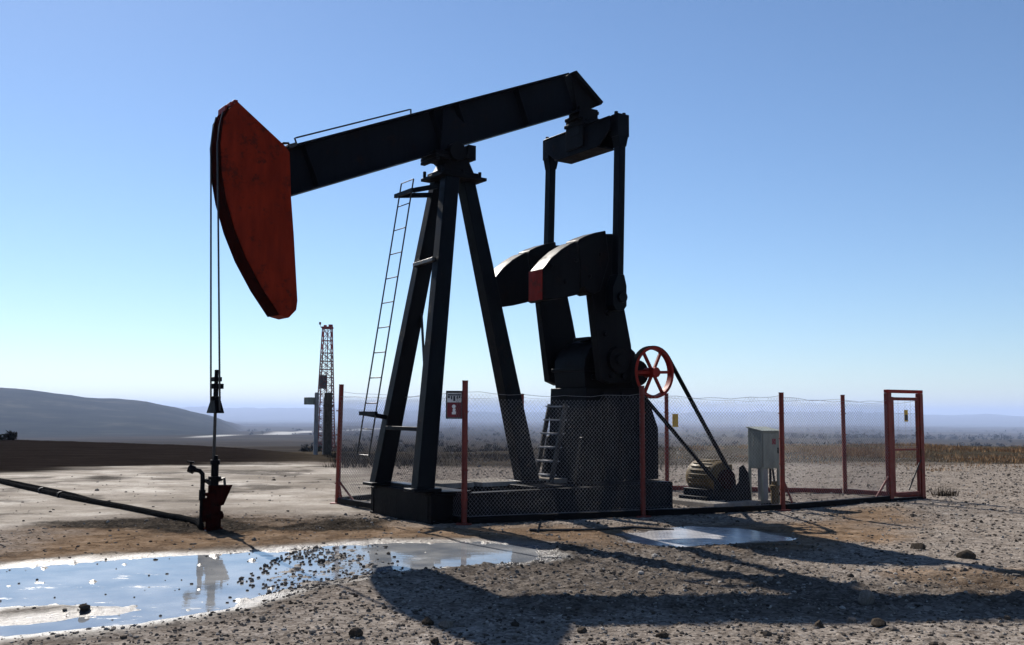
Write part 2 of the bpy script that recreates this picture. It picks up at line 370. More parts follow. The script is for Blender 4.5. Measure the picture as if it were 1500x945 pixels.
    plc = t.mix(t.ramp(pl2, (.4, 0.0), (.6, .75)), plc, (.028, .027, .021))
    plc = t.mix(t.ramp(p3.outputs[0], (.55, 0.0), (.85, .5)), plc, (.085, .072, .052))
    plc = t.mix(t.ramp(t.noise(v, 1.1, 5, .7), (.4, .5), (.6, 0.0)), plc, (.024, .02, .016))
    fld = t.mix(t.ramp(t.noise(t.scale(v, .15, 1.2, 1), 2.0, 5, .7), (.35, 0.0), (.7, 1.0)), (.008, .0062, .0055), (.026, .0205, .018))
    col = t.mix(s1[0], grav, padc); col = t.mix(t.math('MULTIPLY', s2[0], .85), col, brc)
    col = t.mix(s1[2], col, mudc); col = t.mix(s2[1], col, plc); col = t.mix(s2[2], col, fld)
    col = t.mix(s3[0], col, t.ramp(t.noise(t.scale(v, .005, .005, .012), 2.0, 9, .68), (.38, (.008, .010, .008)), (.55, (.020, .022, .016)), (.7, (.065, .058, .040))))
    col = t.mix(s3[1], col, (.42, .41, .38))
    col = t.mix(t.math('MULTIPLY', s1[1], .9), col, t.mix(.7, col, (.03, .024, .02), 'MULTIPLY'))
    rg = t.math('SUBTRACT', .92, t.math('MULTIPLY', s1[0], .24)); rg = t.math('SUBTRACT', rg, t.math('MULTIPLY', s1[2], .22))
    rg = t.math('SUBTRACT', rg, t.math('MULTIPLY', s1[1], .55), True)
    t.set(Base_Color=col, Roughness=rg)
    t.set(Specular_IOR_Level=t.math('ADD', .015, t.math('ADD', t.math('MULTIPLY', s1[1], .35), t.math('MULTIPLY', t.math('MULTIPLY', s1[0], t.math('SUBTRACT', 1.0, s2[1])), .08)), True))
    t.b.inputs['Diffuse Roughness'].default_value = .25
    hb = t.math('ADD', t.math('MULTIPLY', nf, .7), t.math('MULTIPLY', spb.outputs[0], .5)); hb = t.math('ADD', hb, t.math('MULTIPLY', nm_, 1.6))
    t.bump(hb, .036, .85)
    t.matte(t.math('MAXIMUM', t.math('MULTIPLY', t.math('POWER', s1[1], 3.0), .9), t.math('ADD', t.math('MULTIPLY', t.math('MULTIPLY', s1[0], t.math('SUBTRACT', 1.0, s2[1])), .22), t.math('MULTIPLY', s1[2], .12)), True))
    me.materials.append(t.m)
    o = bpy.data.objects.new('ground', me); C.objects.link(o); o['kind'] = 'structure'
    return o
ground()
def gz(x, y): return float(height(np.array([float(x)]), np.array([float(y)]))[0])

def water(name, poly, z, ripple=.0010, col0=(.11, .122, .14), col1=(.22, .225, .23), rough=.03):
    t = NT(name+'_water'); v = t.coord()
    n = t.noise(t.scale(v, 1, 1, 1), 5.0, 3, .5); dirt = t.noise(v, 1.3, 5, .65)
    t.set(Base_Color=t.mix(t.ramp(dirt, (.4, 0.0), (.65, 1.0)), col0, col1), Roughness=t.ramp(t.noise(t.scale(v, .8, 1.6, 1), 1.5, 7, .72), (.46, rough), (.60, rough+.06), (.66, rough+.36)))
    t.b.inputs['IOR'].default_value = 1.36; t.b.inputs['Specular IOR Level'].default_value = .6
    t.bump(n, ripple, 1.0)
    me = bpy.data.meshes.new(name); me.from_pydata([(x, y, z) for x, y in poly], [], [tuple(range(len(poly)))])
    if me.polygons[0].normal.z < 0: me.flip_normals()
    me.materials.append(t.m); o = bpy.data.objects.new(name, me); C.objects.link(o); o['kind'] = 'structure'; return o
def hull(poly, k):
    cx = sum(p[0] for p in poly)/len(poly); cy = sum(p[1] for p in poly)/len(poly)
    return [(cx+(x-cx)*k, cy+(y-cy)*k) for x, y in poly]
water('puddle', hull(PUD, 1.10), WATER_Z)
water('puddle', hull(PUB, 1.15), WATER_Z, .001, (.20, .195, .20), (.36, .35, .35), .22)

# ------------------------------------------------------------------ haze
mh = bpy.data.materials.new('haze'); mh.use_nodes = True; mh.node_tree.nodes.clear()
pv = mh.node_tree.nodes.new('ShaderNodeVolumePrincipled'); oo = mh.node_tree.nodes.new('ShaderNodeOutputMaterial')
pv.inputs['Color'].default_value = (.45, .57, .84, 1); pv.inputs['Density'].default_value = 1.25e-4; pv.inputs['Anisotropy'].default_value = .1
mh.node_tree.links.new(pv.outputs[0], oo.inputs['Volume'])
hz = MB().b(-38000, 38000, -38000, 38000, -175, 125).build('haze', mh, smooth=False); hz['kind'] = 'stuff'

# ------------------------------------------------------------------ pump jack (x along the beam, y away from the camera, z up)
ANG = R(34.5); O0 = Vector((-3.996, 13.586, 0))
E1 = Vector((math.cos(ANG), math.sin(ANG), 0)); E2 = Vector((-math.sin(ANG), math.cos(ANG), 0))
def L2W(s, t, z=0): return O0+E1*s+E2*t+Vector((0, 0, z))
PJ = empty('pump_jack', O0, ANG)
tag(PJ, 'black walking-beam oil pump jack with a dark red horse head, standing in the wire enclosure', 'pump jack')

# skid: two long girders, end plates and cross members
m = MB()
for t in (-.86, .86): m.ibeam((2.80, t, .215), (7.52, t, .215), .2, .41, .03, .03, side=(0, 0, 1))
for s in (2.83, 7.50): m.b(s-.02, s+.02, -.955, .955, -.03, .44)
for s in (3.25, 4.1, 5.0, 6.2, 7.0): m.b(s-.09, s+.09, -.76, .76, .06, .33)
m.b(2.86, 3.5, -.95, .95, .425, .455); m.b(4.75, 5.55, -.75, .75, .425, .45); m.b(5.95, 7.5, -.95, .95, .425, .45)
m.build('skid_base', 'oily', PJ, .006)
for s0, s1, z0, z1 in ((2.95, 3.2, .47, .50), (3.5, 4.1, .44, .50), (4.27, 5.02, .44, .49), (5.6, 6.1, .44, .50)):
    MB().b(s0, s1, -.06, .74, z0-.02, z1).build('sunlit_skid_top', 'concrete' if s0 > 3.3 else 'steel', PJ, .008)  # mostly pale concrete: sunlight on the skid tops put into the colour

def leg(p0, p1, w0, w1, d0, d1):
    """square tube leg with flared foot and a raised flange along each corner"""
    p0, p1 = Vector(p0), Vector(p1); m = MB(); q = []
    for p, w, d in ((p0, w0, d0), (p1, w1, d1)):
        q.append([p+Vector((a*w/2, b*d/2, 0)) for a, b in ((-1, -1), (1, -1), (1, 1), (-1, 1))])
    m.hexa(q[0], q[1]); m.box(p0+Vector((0, 0, .0)), (w0+.16, d0+.14, .05))
    return m
LB = ((2.79, -.74, .48), (3.50, -.22, 5.28)); LA = ((2.86, .74, .48), (3.56, .22, 5.28)); LC = ((5.17, 0, .475), (3.93, 0, 5.28))
for a in (LB, LA): leg(a[0], a[1], .29, .25, .20, .18).build('samson_post_leg', 'navy', PJ, .012)
leg(LC[0], LC[1], .34, .22, .26, .24).build('samson_post_leg', 'navy', PJ, .012)
def on(l, z): p, q = Vector(l[0]), Vector(l[1]); return p+(q-p)*((z-p.z)/(q.z-p.z))
for z, dx in ((3.93, -.15), (1.35, -.10)):
    a, b = on(LB, z), on(LA, z); MB().beam(a+Vector((dx, 0, 0)), b+Vector((dx, 0, 0)), .07, .06).build('cross_brace', 'steel' if z > 2 else 'navy', PJ, .006)
a, b = on(LB, 2.2), on(LA, 2.2); MB().beam(on(LB, .9)+Vector((.1, .05, 0)), on(LA, 3.2)+Vector((.1, -.06, 0)), .03, .03).build('cross_brace', 'steel', PJ)

m = MB(); m.b(3.28, 4.12, -.33, .33, 5.28, 5.33); m.b(3.36, 4.02, -.26, .26, 5.33, 5.40)
m.prism([(3.40, 5.40), (3.98, 5.40), (3.86, 5.62), (3.50, 5.58)], -.18, .18)
m.cyl((3.60, -.30, 5.70), (3.60, .30, 5.70), .15, n=20)
for s in (3.30, 3.72, 4.04):
    for t in (-.24, .24): m.cyl((s, t, 5.33), (s, t, 5.43), .03, n=6)
for k in range(3): m.b(3.22+.0*k, 3.30+.26*k, -.24, .24, 5.52+.055*k, 5.57+.055*k)
m.prism([(3.80, 5.62), (3.98, 5.62), (3.98, 5.86), (3.84, 5.86)], -.22, .22)
m.build('saddle_bearing', 'oily', PJ, .006)

# walking beam: plate girder with flanges, stiffeners
BA = math.atan2(2.16, 5.21); bd = Vector((math.cos(BA), 0, math.sin(BA))); bn = Vector((-math.sin(BA), 0, math.cos(BA)))
P0 = Vector((.80, 0, 4.99)); BL = 5.66; BD = .68
m = MB(); m.ibeam(P0, P0+bd*BL, .34, BD, .028, .022, side=bn)
for k in (.45, 2.75, 3.25, 4.5):
    c = P0+bd*k; mm = Matrix((bd, Vector((0, 1, 0)), bn)).transposed(); m.box(c, (.016, .30, BD-.06), mm)
m.build('walking_beam', 'black', PJ, .005)
c = P0+bd*2.98; mm = Matrix((bd, Vector((0, 1, 0)), bn)).transposed()
m = MB()
for s in (-1, 1): m.add([c+bd*q[0]+bn*q[1]+Vector((0, s*.174+d, 0)) for d in (0, s*.016) for q in ((-.06, .30), (.03, .30), (.42, -.32), (-.36, -.32))], [(0, 1, 2, 3), (4, 5, 6, 7), (0, 1, 5, 4), (1, 2, 6, 5), (2, 3, 7, 6), (3, 0, 4, 7)])
m.build('gusset_plate', 'black', PJ)
m = MB(); top = P0+bn*(BD/2)
a, b = top+bd*.40, top+bd*2.42
m.tube([a, a+bn*.10, a+bn*.10+bd*.03, b+bn*.085, b+bn*.085+bd*.03, b], .013, 6)
a = top+bd*.12; m.tube([a, a+bn*.05, a+bn*.07+bd*.08, a+bn*.05+bd*.16, a+bd*.16], .02, 6)
m.build('grease_pipe', 'steel', PJ)

# horse head
face = [(-.115, 5.60), (-.03, 5.76), (.08, 5.88), (.79, 5.36), (.86, 5.28), (.90, 4.63), (.955, 4.1), (1.035, 3.16), (1.02, 3.03), (.91, 2.91), (.77, 2.94), (.50, 3.30), (.26, 3.70), (.09, 4.08), (-.04, 4.48), (-.115, 4.85), (-.145, 5.25)]
HH = MB().prism(face, -.19, .19).build('horse_head', 'red', PJ, .012)
front = [(-.03, 5.78), (-.115, 5.60), (-.145, 5.25), (-.115, 4.85), (-.04, 4.48), (.09, 4.08), (.26, 3.70), (.50, 3.30), (.76, 2.95)]
m = MB(); pr = []
for i, (s, z) in enumerate(front):
    a = front[max(i-1, 0)]; b = front[min(i+1, len(front)-1)]; n = Vector((b[1]-a[1], 0, -(b[0]-a[0]))).normalized()
    n = n if n.x < 0 or (n.x < .3 and n.z < 0) else -n
    pr.append((Vector((s, 0, z)), n))
for (p, n), (q, k) in zip(pr[:-1], pr[1:]):
    b4 = [p+Vector((0, -.205, 0)), p+Vector((0, 0.205, 0)), p+n*.018+Vector((0, 0.205, 0)), p+n*.018+Vector((0, -.205, 0))]
    t4 = [q+Vector((0, -.205, 0)), q+Vector((0, 0.205, 0)), q+k*.018+Vector((0, 0.205, 0)), q+k*.018+Vector((0, -.205, 0))]
    m.hexa(b4, t4)
m.build('arc_plate', 'wellred', HH)
m = MB()
for s, z, dz in ((-.05, 5.76, .07), (.02, 5.83, .06), (.075, 5.88, .05)): m.b(s-.03, s+.025, -.15, .15, z-.03, z+dz-.02)
m.build('sunlit_edge_bit', 'brightred', HH, .006)  # sunlit jagged top edge of the head, built as brighter red blocks
MB().beam((.85, 0, 5.37), (.965, 0, 5.42), .36, .05).build('hinge_pin', 'steel', PJ)

# bridle, carrier bar and rod
for t in (-.19, .19):
    m = MB(); a = Vector((-.165, t*.75, 5.25)); b = Vector((-.03, t, 1.60))
    m.tube([a+Vector((.06, 0, .45)), a+Vector((.02, 0, .25)), a, a.lerp(b, .5), b], .013, 6); m.build('bridle_cable', 'steel', PJ)
CB = MB().hexa([(-.09, -.21, 1.57), (.03, -.21, 1.57), (.03, .21, 1.57), (-.09, .21, 1.57)], [(-.075, -.09, 1.75), (.015, -.09, 1.75), (.015, .09, 1.75), (-.075, .09, 1.75)]).build('carrier_bar', 'oily', PJ, .012)
m = MB(); m.cyl((-.03, 0, 1.74), (-.03, 0, 1.80), .07, n=10); m.cyl((-.03, 0, 1.80), (-.03, 0, 1.92), .035, n=10); m.b(-.10, .06, -.05, .05, 1.90, 1.97); m.b(-.085, .03, -.06, .06, 2.0, 2.06)
m.cyl((-.03, 0, 1.9), (-.03, 0, 2.16), .028, n=10); m.build('rod_clamp', 'oily', CB, .005)
MB().cyl((-.03, 0, .9), (-.03, 0, 1.75), .022, n=10).build('polished_rod', 'steel', PJ)

# tail bearing and equalizer
tl = P0+bd*BL
m = MB(); m.prism([(5.98, 7.50), (6.05, 7.53), (6.65, 7.08), (6.60, 7.02)], -.20, .20)
m.prism([(5.99, 7.49), (6.58, 7.02), (6.52, 6.98), (6.14, 6.84)], -.10, .10)
m.b(6.14, 6.56, -.15, .15, 6.42, 6.93); m.b(6.08, 6.60, -.19, .19, 6.70, 6.76); m.cyl((6.36, -.24, 6.60), (6.36, .24, 6.60), .13, n=18)
m.cyl((6.36, -.27, 6.60), (6.36, -.22, 6.60), .05, n=6); m.b(6.10, 6.62, -.11, .11, 6.86, 6.92)
for s in (6.165, 6.555): m.b(s-.02, s+.02, -.24, .24, 6.20, 6.72)
m.b(6.12, 6.60, -.26, .26, 6.60, 6.66); m.build('tail_bearing', 'oily', PJ, .006)
m = MB()
for s in (6.19, 6.51): m.add([(s+d, t, z) for d in (0, .025) for t, z in ((-.92, 6.55), (.92, 6.55), (.92, 6.36), (.62, 6.13), (-.62, 6.13), (-.92, 6.36))], [tuple(range(6)), tuple(range(6, 12))[::-1]]+[(i, (i+1) % 6, 6+(i+1) % 6, 6+i) for i in range(6)])
for t in (-.35, .35): m.b(6.215, 6.51, t-.01, t+.01, 6.14, 6.54)
m.b(6.17, 6.555, -.60, .60, 6.105, 6.13); m.b(6.17, 6.555, -.92, .92, 6.552, 6.575)
m.cyl((6.36, -1.02, 6.46), (6.36, 1.02, 6.46), .07, n=14); m.build('equalizer', 'black', PJ, .005)

WP = Vector((6.30, 0, 3.50))
for sg in (-1, 1):
    t = sg*.97
    m = MB(); m.beam((6.36, t, 6.20), (WP.x, t, 3.85), .13, .15, side=(0, 1, 0))
    m.b(6.24, 6.49, t-.09, t+.09, 6.22, 6.60); m.prism([(6.25, 6.24), (6.48, 6.24), (6.43, 6.05), (6.29, 6.05)], t-.085, t+.085)
    for s in (6.28, 6.45): m.cyl((s, t, 6.60), (s, t, 6.65), .035, n=6)
    m.prism([(6.22, 3.88), (6.36, 3.88), (6.41, 3.70), (6.41, 3.36), (6.34, 3.28), (6.18, 3.28), (6.12, 3.36), (6.12, 3.66)], t-.10, t+.10)
    m.cyl((WP.x, t-.15, WP.z), (WP.x, t+.15, WP.z), .09, n=14)
    m.build('pitman_arm', 'navy', PJ, .006)

# cranks and counterweights
crank = [(6.10, 2.15), (6.30, 2.08), (6.72, 2.12), (6.79, 2.30), (6.74, 2.75), (6.62, 3.25), (6.50, 3.70), (6.34, 4.60), (5.92, 4.55), (5.89, 3.55), (6.00, 2.80)]
wl_ = [(4.84, 3.37), (4.84, 3.86), (5.02, 4.06), (5.22, 4.22), (5.42, 4.34), (5.50, 4.375), (5.53, 4.33), (5.60, 4.00), (5.585, 3.53), (5.52, 3.50), (5.25, 3.43)]
wr_ = [(5.605, 4.00), (5.56, 4.37), (5.58, 4.42), (5.72, 4.49), (5.93, 4.57), (6.14, 4.625), (6.22, 4.15), (6.02, 3.60), (5.86, 3.53), (5.74, 3.57), (5.68, 3.66), (5.60, 3.60)]
for sg in (-1, 1):
    t0, t1 = (-.80, -.64) if sg < 0 else (.64, .80)
    CR = MB().prism(crank, t0, t1)
    CR.cyl((6.42, sg*.60, 2.48), (6.42, sg*.88, 2.48), .22, n=20); CR.cyl((6.42, sg*.88, 2.48), (6.42, sg*.92, 2.48), .10, n=8)
    for s, z in ((6.17, 2.9), (6.22, 3.25), (6.30, 2.22), (6.55, 2.22)): CR.cyl((s, sg*.79, z), (s, sg*.85, z), .05, n=8)
    CR.cyl((WP.x, sg*.79, WP.z), (WP.x, sg*.9, WP.z), .07, n=12)
    CR = CR.build('crank_arm', 'oily', PJ, .008)
    w0, w1 = (-1.02, -.66) if sg < 0 else (.66, 1.02)
    q0, q1 = (-.86, -.50) if sg < 0 else (.50, .86)
    for nm, pl in (('counterweight', wl_), ('counterweight', wr_)):
        m = MB().prism(pl, q0 if sg < 0 else q0+.02, q1 if sg < 0 else q1+.02)
        cx = sum(p[0] for p in pl)/len(pl); cz = sum(p[1] for p in pl)/len(pl); yy = q0 if sg < 0 else q1+.02
        for dx, dz in ((-.30, .02), (-.02, -.22), (.2, .16)): m.cyl((cx+dx, yy-.03*(1 if sg < 0 else -1), cz+dz), (cx+dx, yy, cz+dz), .04, n=8)
        o = m.build(nm, 'oily', PJ, .015)
        if pl is wl_:
            MB().prism([(4.822, 3.38), (4.822, 3.86), (4.838, 3.86), (4.838, 3.38)], q0+.005, q1-.005).build('painted_end_face', 'brightred', o)

# gear reducer on its pedestal
m = MB(); prof = [(6.06, 2.02), (6.03, 2.30), (6.06, 2.50), (6.16, 2.68), (6.32, 2.80), (6.52, 2.86), (6.95, 2.80), (7.16, 2.66), (7.26, 2.46), (7.28, 2.02)]
m.prism(prof, -.42, .42); m.prism([(6.0, 2.30), (7.32, 2.30), (7.32, 2.36), (6.0, 2.36)], -.46, .46)
m.b(6.30, 6.72, -.22, .22, 2.84, 2.90); m.cyl((6.62, 0, 2.88), (6.62, 0, 2.97), .04, n=8)
m.cyl((6.42, -.60, 2.48), (6.42, .60, 2.48), .16, n=20)
for s in (6.2, 6.9): m.cyl((s, -.44, 2.2), (s, -.48, 2.2), .05, n=8)
m.build('gear_reducer', 'oily', PJ, .01)
m = MB(); m.prism([(5.96, .46), (6.02, 2.02), (7.20, 2.02), (7.44, 1.76), (7.62, 1.34), (7.62, .46)], -.50, .50)
m.prism([(5.80, .46), (5.93, 1.2), (5.97, 1.2), (5.97, .46)], -.50, -.42); m.prism([(5.80, .46), (5.93, 1.2), (5.97, 1.2), (5.97, .46)], .42, .50)
for s in (6.35, 6.75, 7.15): m.prism([(s-.015, .46), (s-.015, 1.95), (s+.015, 1.95), (s+.015, .46)], -.56, -.50)
m.build('reducer_pedestal', 'oily', PJ, .008)
m = MB()
for t in (-.32, .12):
    m.beam((5.42, t, .46), (5.72, t, 1.74), .03, .08, side=(1, 0, 0))
SL = m.build('step_ladder', 'steel', PJ)
for k in range(6):
    z = .58+.225*k; s = 5.42+(z-.46)*.234; MB().b(s-.10, s+.10, -.30, .10, z-.012, z+.012).build('tread', 'galv', SL)

# sheave with six spokes, its shaft and the belts down to the motor
SV = Vector((7.13, -.90, 2.29)); SR = .44; MS = Vector((8.84, -.90, .44)); MR = .17
m = MB(); n = 40; v = []; f = []
prof = [(SR, -.055), (SR, -.03), (SR-.015, -.02), (SR-.015, .02), (SR, .03), (SR, .055), (SR-.05, .055), (SR-.05, -.055)]
for i in range(n):
    a = 2*math.pi*i/n
    for r, d in prof: v.append((SV.x+r*math.cos(a), SV.y+d, SV.z+r*math.sin(a)))
for i in range(n):
    for k in range(8): f.append((i*8+k, i*8+(k+1) % 8, ((i+1) % n)*8+(k+1) % 8, ((i+1) % n)*8+k))
m.add(v, f)
for k in range(6):
    a = R(60*k+2); d = Vector((math.cos(a), 0, math.sin(a))); m.beam(SV+d*.06, SV+d*(SR-.05), .05, .035, side=(0, 1, 0))
m.cyl(SV+Vector((0, -.10, 0)), SV+Vector((0, .16, 0)), .085, n=18); m.cyl(SV, SV+Vector((0, .50, 0)), .05, n=12)
m.build('belt_sheave', 'brightred', PJ, .0)
MB().cyl(SV+Vector((0, .34, 0)), SV+Vector((0, .42, 0)), .22, n=24).build('brake_drum', 'oily', PJ, .006)
dv = MS-SV; L = math.hypot(dv.x, dv.z); base = math.atan2(dv.z, dv.x); off = math.acos((SR-MR)/L)
m = MB()
for k in range(4):
    y = SV.y-.036+.024*k; v = []; f = []; loop = []
    for c, r, a0, a1 in ((SV, SR, base+off, base+2*math.pi-off), (MS, MR, base-off, base+off)):
        for i in range(21):
            a = a0+(a1-a0)*i/20; loop.append((c.x, c.z, r, a))
    for cx, cz, r, a in loop:
        for dr, dy in ((-.008, -.008), (.014, -.011), (.014, .011), (-.008, .008)): v.append((cx+(r+dr)*math.cos(a), y+dy, cz+(r+dr)*math.sin(a)))
    n = len(loop)
    for i in range(n):
        for q in range(4): f.append((i*4+q, i*4+(q+1) % 4, ((i+1) % n)*4+(q+1) % 4, ((i+1) % n)*4+q))
    m.add(v, f)
m.build('drive_belt', 'rubber', PJ)

# ladder on the horse-head side of the post
def lad(u, k): a = Vector((2.30, (.03, .43)[k], .93)); b = Vector((2.97, (.0, .40)[k], 5.22)); return a.lerp(b, u)
m = MB()
for k in (0, 1): m.cyl(lad(0, k), lad(1, k), .012, n=8)
for i in range(12): u = .005+i*.0905; m.cyl(lad(min(u, 1), 0), lad(min(u, 1), 1), .009, n=8)
LD = m.build('ladder', 'steel', PJ)
zt = .955; p = lad(zt, 0); q = lad(zt, 1)
m = MB(); m.beam(q+Vector((-.02, .10, .0)), p+Vector((-.02, -.08, 0)), .05, .06); m.beam(p+Vector((0, -.05, 0)), (3.30, -.16, 5.12), .06, .07); m.beam(q+Vector((0, .02, .0)), (3.42, .2, 5.06), .06, .07); m.build('ladder_bracket', 'navy', LD)
u = .15; p = lad(u, 0); q = lad(u, 1); a = on(LA, q.z); m = MB(); m.beam(q+Vector((-.02, .08, 0)), p+Vector((-.02, -.06, 0)), .05, .06); m.beam(q+Vector((0, .0, 0)), a+Vector((-.13, 0, -.06)), .055, .065); m.build('ladder_bracket', 'navy', LD)

# ------------------------------------------------------------------ electric motor
ML = empty('electric_motor', L2W(8.84, -.52), ANG); tag(ML, 'tan barrel-shaped electric motor driving the belts of the pump jack', 'motor')
m = MB(); prof = [(-.36, .10), (-.36, .20), (-.33, .27), (-.28, .30), (.24, .30), (.30, .285), (.36, .24), (.40, .17), (.41, .08)]
m.lathe((0, 0, .46), (0, 1, 0), prof, 28)
for k in range(16):
    a = R(-20+k*14.6); m.beam((.30*math.cos(a), -.24, .46+.30*math.sin(a)), (.30*math.cos(a), .22, .46+.30*math.sin(a)), .02, .035, side=(math.cos(a), 0, math.sin(a)))
m.build('motor_body', 'motor', ML, .006)
m = MB(); m.b(.26, .44, -.15, .15, .46, .68); m.build('terminal_box', 'motor', ML, .01)
m = MB(); m.b(-.42, .42, -.34, .36, .06, .14)
for x in (-.28, .28): m.b(x-.06, x+.06, -.30, .32, .13, .27)
m.build('motor_foot', 'oily', ML, .01)
m = MB(); m.lathe((0, -.47, .44), (0, 1, 0), [(0, MR-.03), (0, MR), (.17, MR), (.17, MR-.03)], 28); m.cyl((0, -.48, .44), (0, -.3, .44), .04, n=12); m.build('motor_sheave', 'wellred', ML)
m = MB(); m.b(-.24, .30, -.36, -.345, .05, .42); m.prism([(-.3, .05), (.42, .05), (.34, .55), (.22, .70), (.12, .66), (.10, .40)], -.62, -.605); m.build('belt_guard', 'oily', ML)
tag(MB().hexa([L2W(8.1, -1.35, -.05), L2W(9.75, -1.35, -.05), L2W(9.75, .1, -.05), L2W(8.1, .1, -.05)], [L2W(8.13, -1.32, .075), L2W(9.72, -1.32, .075), L2W(9.72, .07, .075), L2W(8.13, .07, .075)]).build('concrete_slab', 'concrete', None, .012), 'low concrete slab under the tan electric motor', 'slab')

# ------------------------------------------------------------------ control cabinet on legs
CAB = empty('control_cabinet', (4.43, 17.75, 0), R(30)); tag(CAB, 'grey-green electrical cabinet on thin legs with a sloping lid, beside the motor', 'cabinet')
CBD = MB(); CBD.hexa([(0, 0, .63), (.44, 0, .63), (.44, .34, .63), (0, .34, .63)], [(0, 0, 1.285), (.44, 0, 1.285), (.44, .34, 1.34), (0, .34, 1.34)])
CBD = CBD.build('cabinet_body', 'cabinet', CAB, .008)
MB().hexa([(-.02, -.035, 1.287), (.46, -.035, 1.287), (.46, .36, 1.35), (-.02, .36, 1.35)], [(-.02, -.035, 1.305), (.46, -.035, 1.305), (.46, .36, 1.37), (-.02, .36, 1.37)]).build('lid', 'cabinet', CAB)
dr = MB().b(.025, .415, -.016, -.002, .66, 1.25).build('cabinet_door', 'cabinet', CAB, .003)
MB().b(.37, .39, -.035, -.016, .9, 1.0).build('handle', 'steel', dr)
MB().b(.24, .33, -.020, -.017, 1.06, 1.16).build('warning_plate', 'signred', dr)
for x, y in ((.02, .02), (.42, .02), (.02, .32), (.42, .32)): MB().b(x-.02, x+.02, y-.02, y+.02, -.05, .63).build('leg', 'cabinet', CAB)
m = MB(); m.b(.06, .19, .05, .17, .02, .63); m.build('cable_duct', 'galv', CAB, .006)
m = MB(); m.tube([(.30, .1, .63), (.30, .1, .3), (.26, -.05, .12), (.1, -.2, .04), (-.3, -.3, .04)], .022, 8); m.tube([(.36, .1, .63), (.37, .06, .3), (.45, -.1, .05), (.5, -.3, .04)], .018, 8); m.build('cable', 'rubber', CAB)
tag(MB().lathe((4.60, 17.55, 0), (0, 0, 1), [(-.05, .07), (.3, .07), (.31, .09), (.36, .09), (.37, .05), (.43, .05)], 16).build('valve_pipe', 'motor'), 'short tan capped standpipe in front of the grey cabinet', 'pipe')

# ------------------------------------------------------------------ wellhead and flow line
WH = empty('wellhead', O0); tag(WH, 'dark red wellhead with oil-stained drip pan and side valve, below the horse head', 'wellhead')
m = MB(); m.lathe((-.01, 0, 0), (0, 0, 1), [(-.1, .13), (.03, .13), (.03, .10), (.17, .10), (.17, .135), (.22, .135), (.22, .095), (.46, .095), (.46, .115), (.50, .115), (.50, .08), (.60, .08)], 20)
for k in range(8): a = k*math.pi/4; m.cyl((-.01+.115*math.cos(a), .115*math.sin(a), .15), (-.01+.115*math.cos(a), .115*math.sin(a), .25), .015, n=6)
m.build('casing_head', 'wellred', WH, .004)
m = MB(); m.lathe((-.01, 0, .58), (0, 0, 1), [(0, .055), (.10, .055), (.10, .085), (.14, .085), (.14, .05), (.30, .05), (.30, .065), (.36, .065), (.36, .04), (.42, .035)], 16); m.build('stuffing_box', 'oily', WH)
m = MB(); m.hexa([(.0, -.09, .33), (.10, -.09, .33), (.10, .09, .33), (.0, .09, .33)], [(.02, -.10, .60), (.21, -.10, .60), (.21, .10, .60), (.02, .10, .60)]); m.build('drip_pan', 'wellred', WH, .004)
m = MB(); m.hexa([(-.135, -.08, .12), (.0, -.08, .12), (.0, .08, .12), (-.135, .08, .12)], [(-.135, -.08, .43), (-.01, -.08, .43), (-.01, .08, .43), (-.135, .08, .43)]); m.build('splash_box', 'wellred', WH, .006)
m = MB(); m.tube([(.03, 0, .66), (.09, 0, .68), (.12, 0, .70), (.13, 0, .62), (.13, 0, .52)], .018, 8); m.cyl((-.06, 0, .62), (-.13, 0, .67), .03, n=8); m.build('bleed_pipe', 'steel', WH)
m = MB(); m.tube([(-.17, .0, -.02), (-.17, 0, .42), (-.17, 0, .66), (-.175, 0, .75), (-.21, 0, .79), (-.30, 0, .81), (-.36, 0, .85)], .030, 10)
m.cyl((-.17, 0, .40), (-.17, 0, .54), .045, n=10); m.cyl((-.17, 0, .66), (-.08, 0, .66), .028, n=8); m.build('side_pipe', 'oily', WH)
m = MB(); m.cyl((-.29, 0, .80), (-.36, 0, .83), .055, n=10); m.cyl((-.335, 0, .83), (-.34, 0, .91), .015, n=6); m.beam((-.39, 0, .915), (-.29, 0, .905), .02, .02); m.build('valve', 'oily', WH)

def groundpath(pts, r, lift=0.6, step=.35):
    out = []
    for (x0, y0), (x1, y1) in zip(pts[:-1], pts[1:]):
        n = max(1, int(math.hypot(x1-x0, y1-y0)/step))
        for i in range(n): u = i/n; x = x0+(x1-x0)*u; y = y0+(y1-y0)*u; out.append((x, y, gz(x, y)+r*lift))
    x, y = pts[-1]; out.append((x, y, gz(x, y)+r*lift)); return out
m = MB(); m.tube(groundpath([(-16, 27.2), (-13.11, 23.87), (-11.07, 21.79), (-9.06, 19.4), (-7.73, 17.87), (-5.91, 15.93), (-4.84, 14.71), (-4.37, 14.1), (-4.20, 13.70)], .045, .9), .045, 10)
FL = m.build('flow_line', 'rubber'); tag(FL, 'dark steel flow line running over the pale pad to the wellhead', 'pipe')
for x, y in ((-9.06, 19.4), (-8.3, 18.52)): MB().cyl((x, y, gz(x, y)+.045), (x+.06, y-.07, gz(x, y)+.045), .062, n=10).build('pipe_collar', 'oily', FL)
m = MB(); m.tube(groundpath([(-16.5, 28.3), (-13.65, 24.85), (-11.49, 22.61), (-9.52, 20.38), (-8.09, 18.7), (-6.95, 17.1)], .03, .9), .03, 8)
tag(m.build('water_hose', 'rubber'), 'thinner dark hose lying behind the flow line on the pale pad', 'hose')
m = MB(); m.tube(groundpath([(.25, 13.55), (.9, 13.75), (1.7, 14.1), (2.3, 14.25)], .018, 1.1), .018, 8); m.tube([(.36, 13.5, gz(.36, 13.5)), (.40, 13.58, .13)], .018, 6)
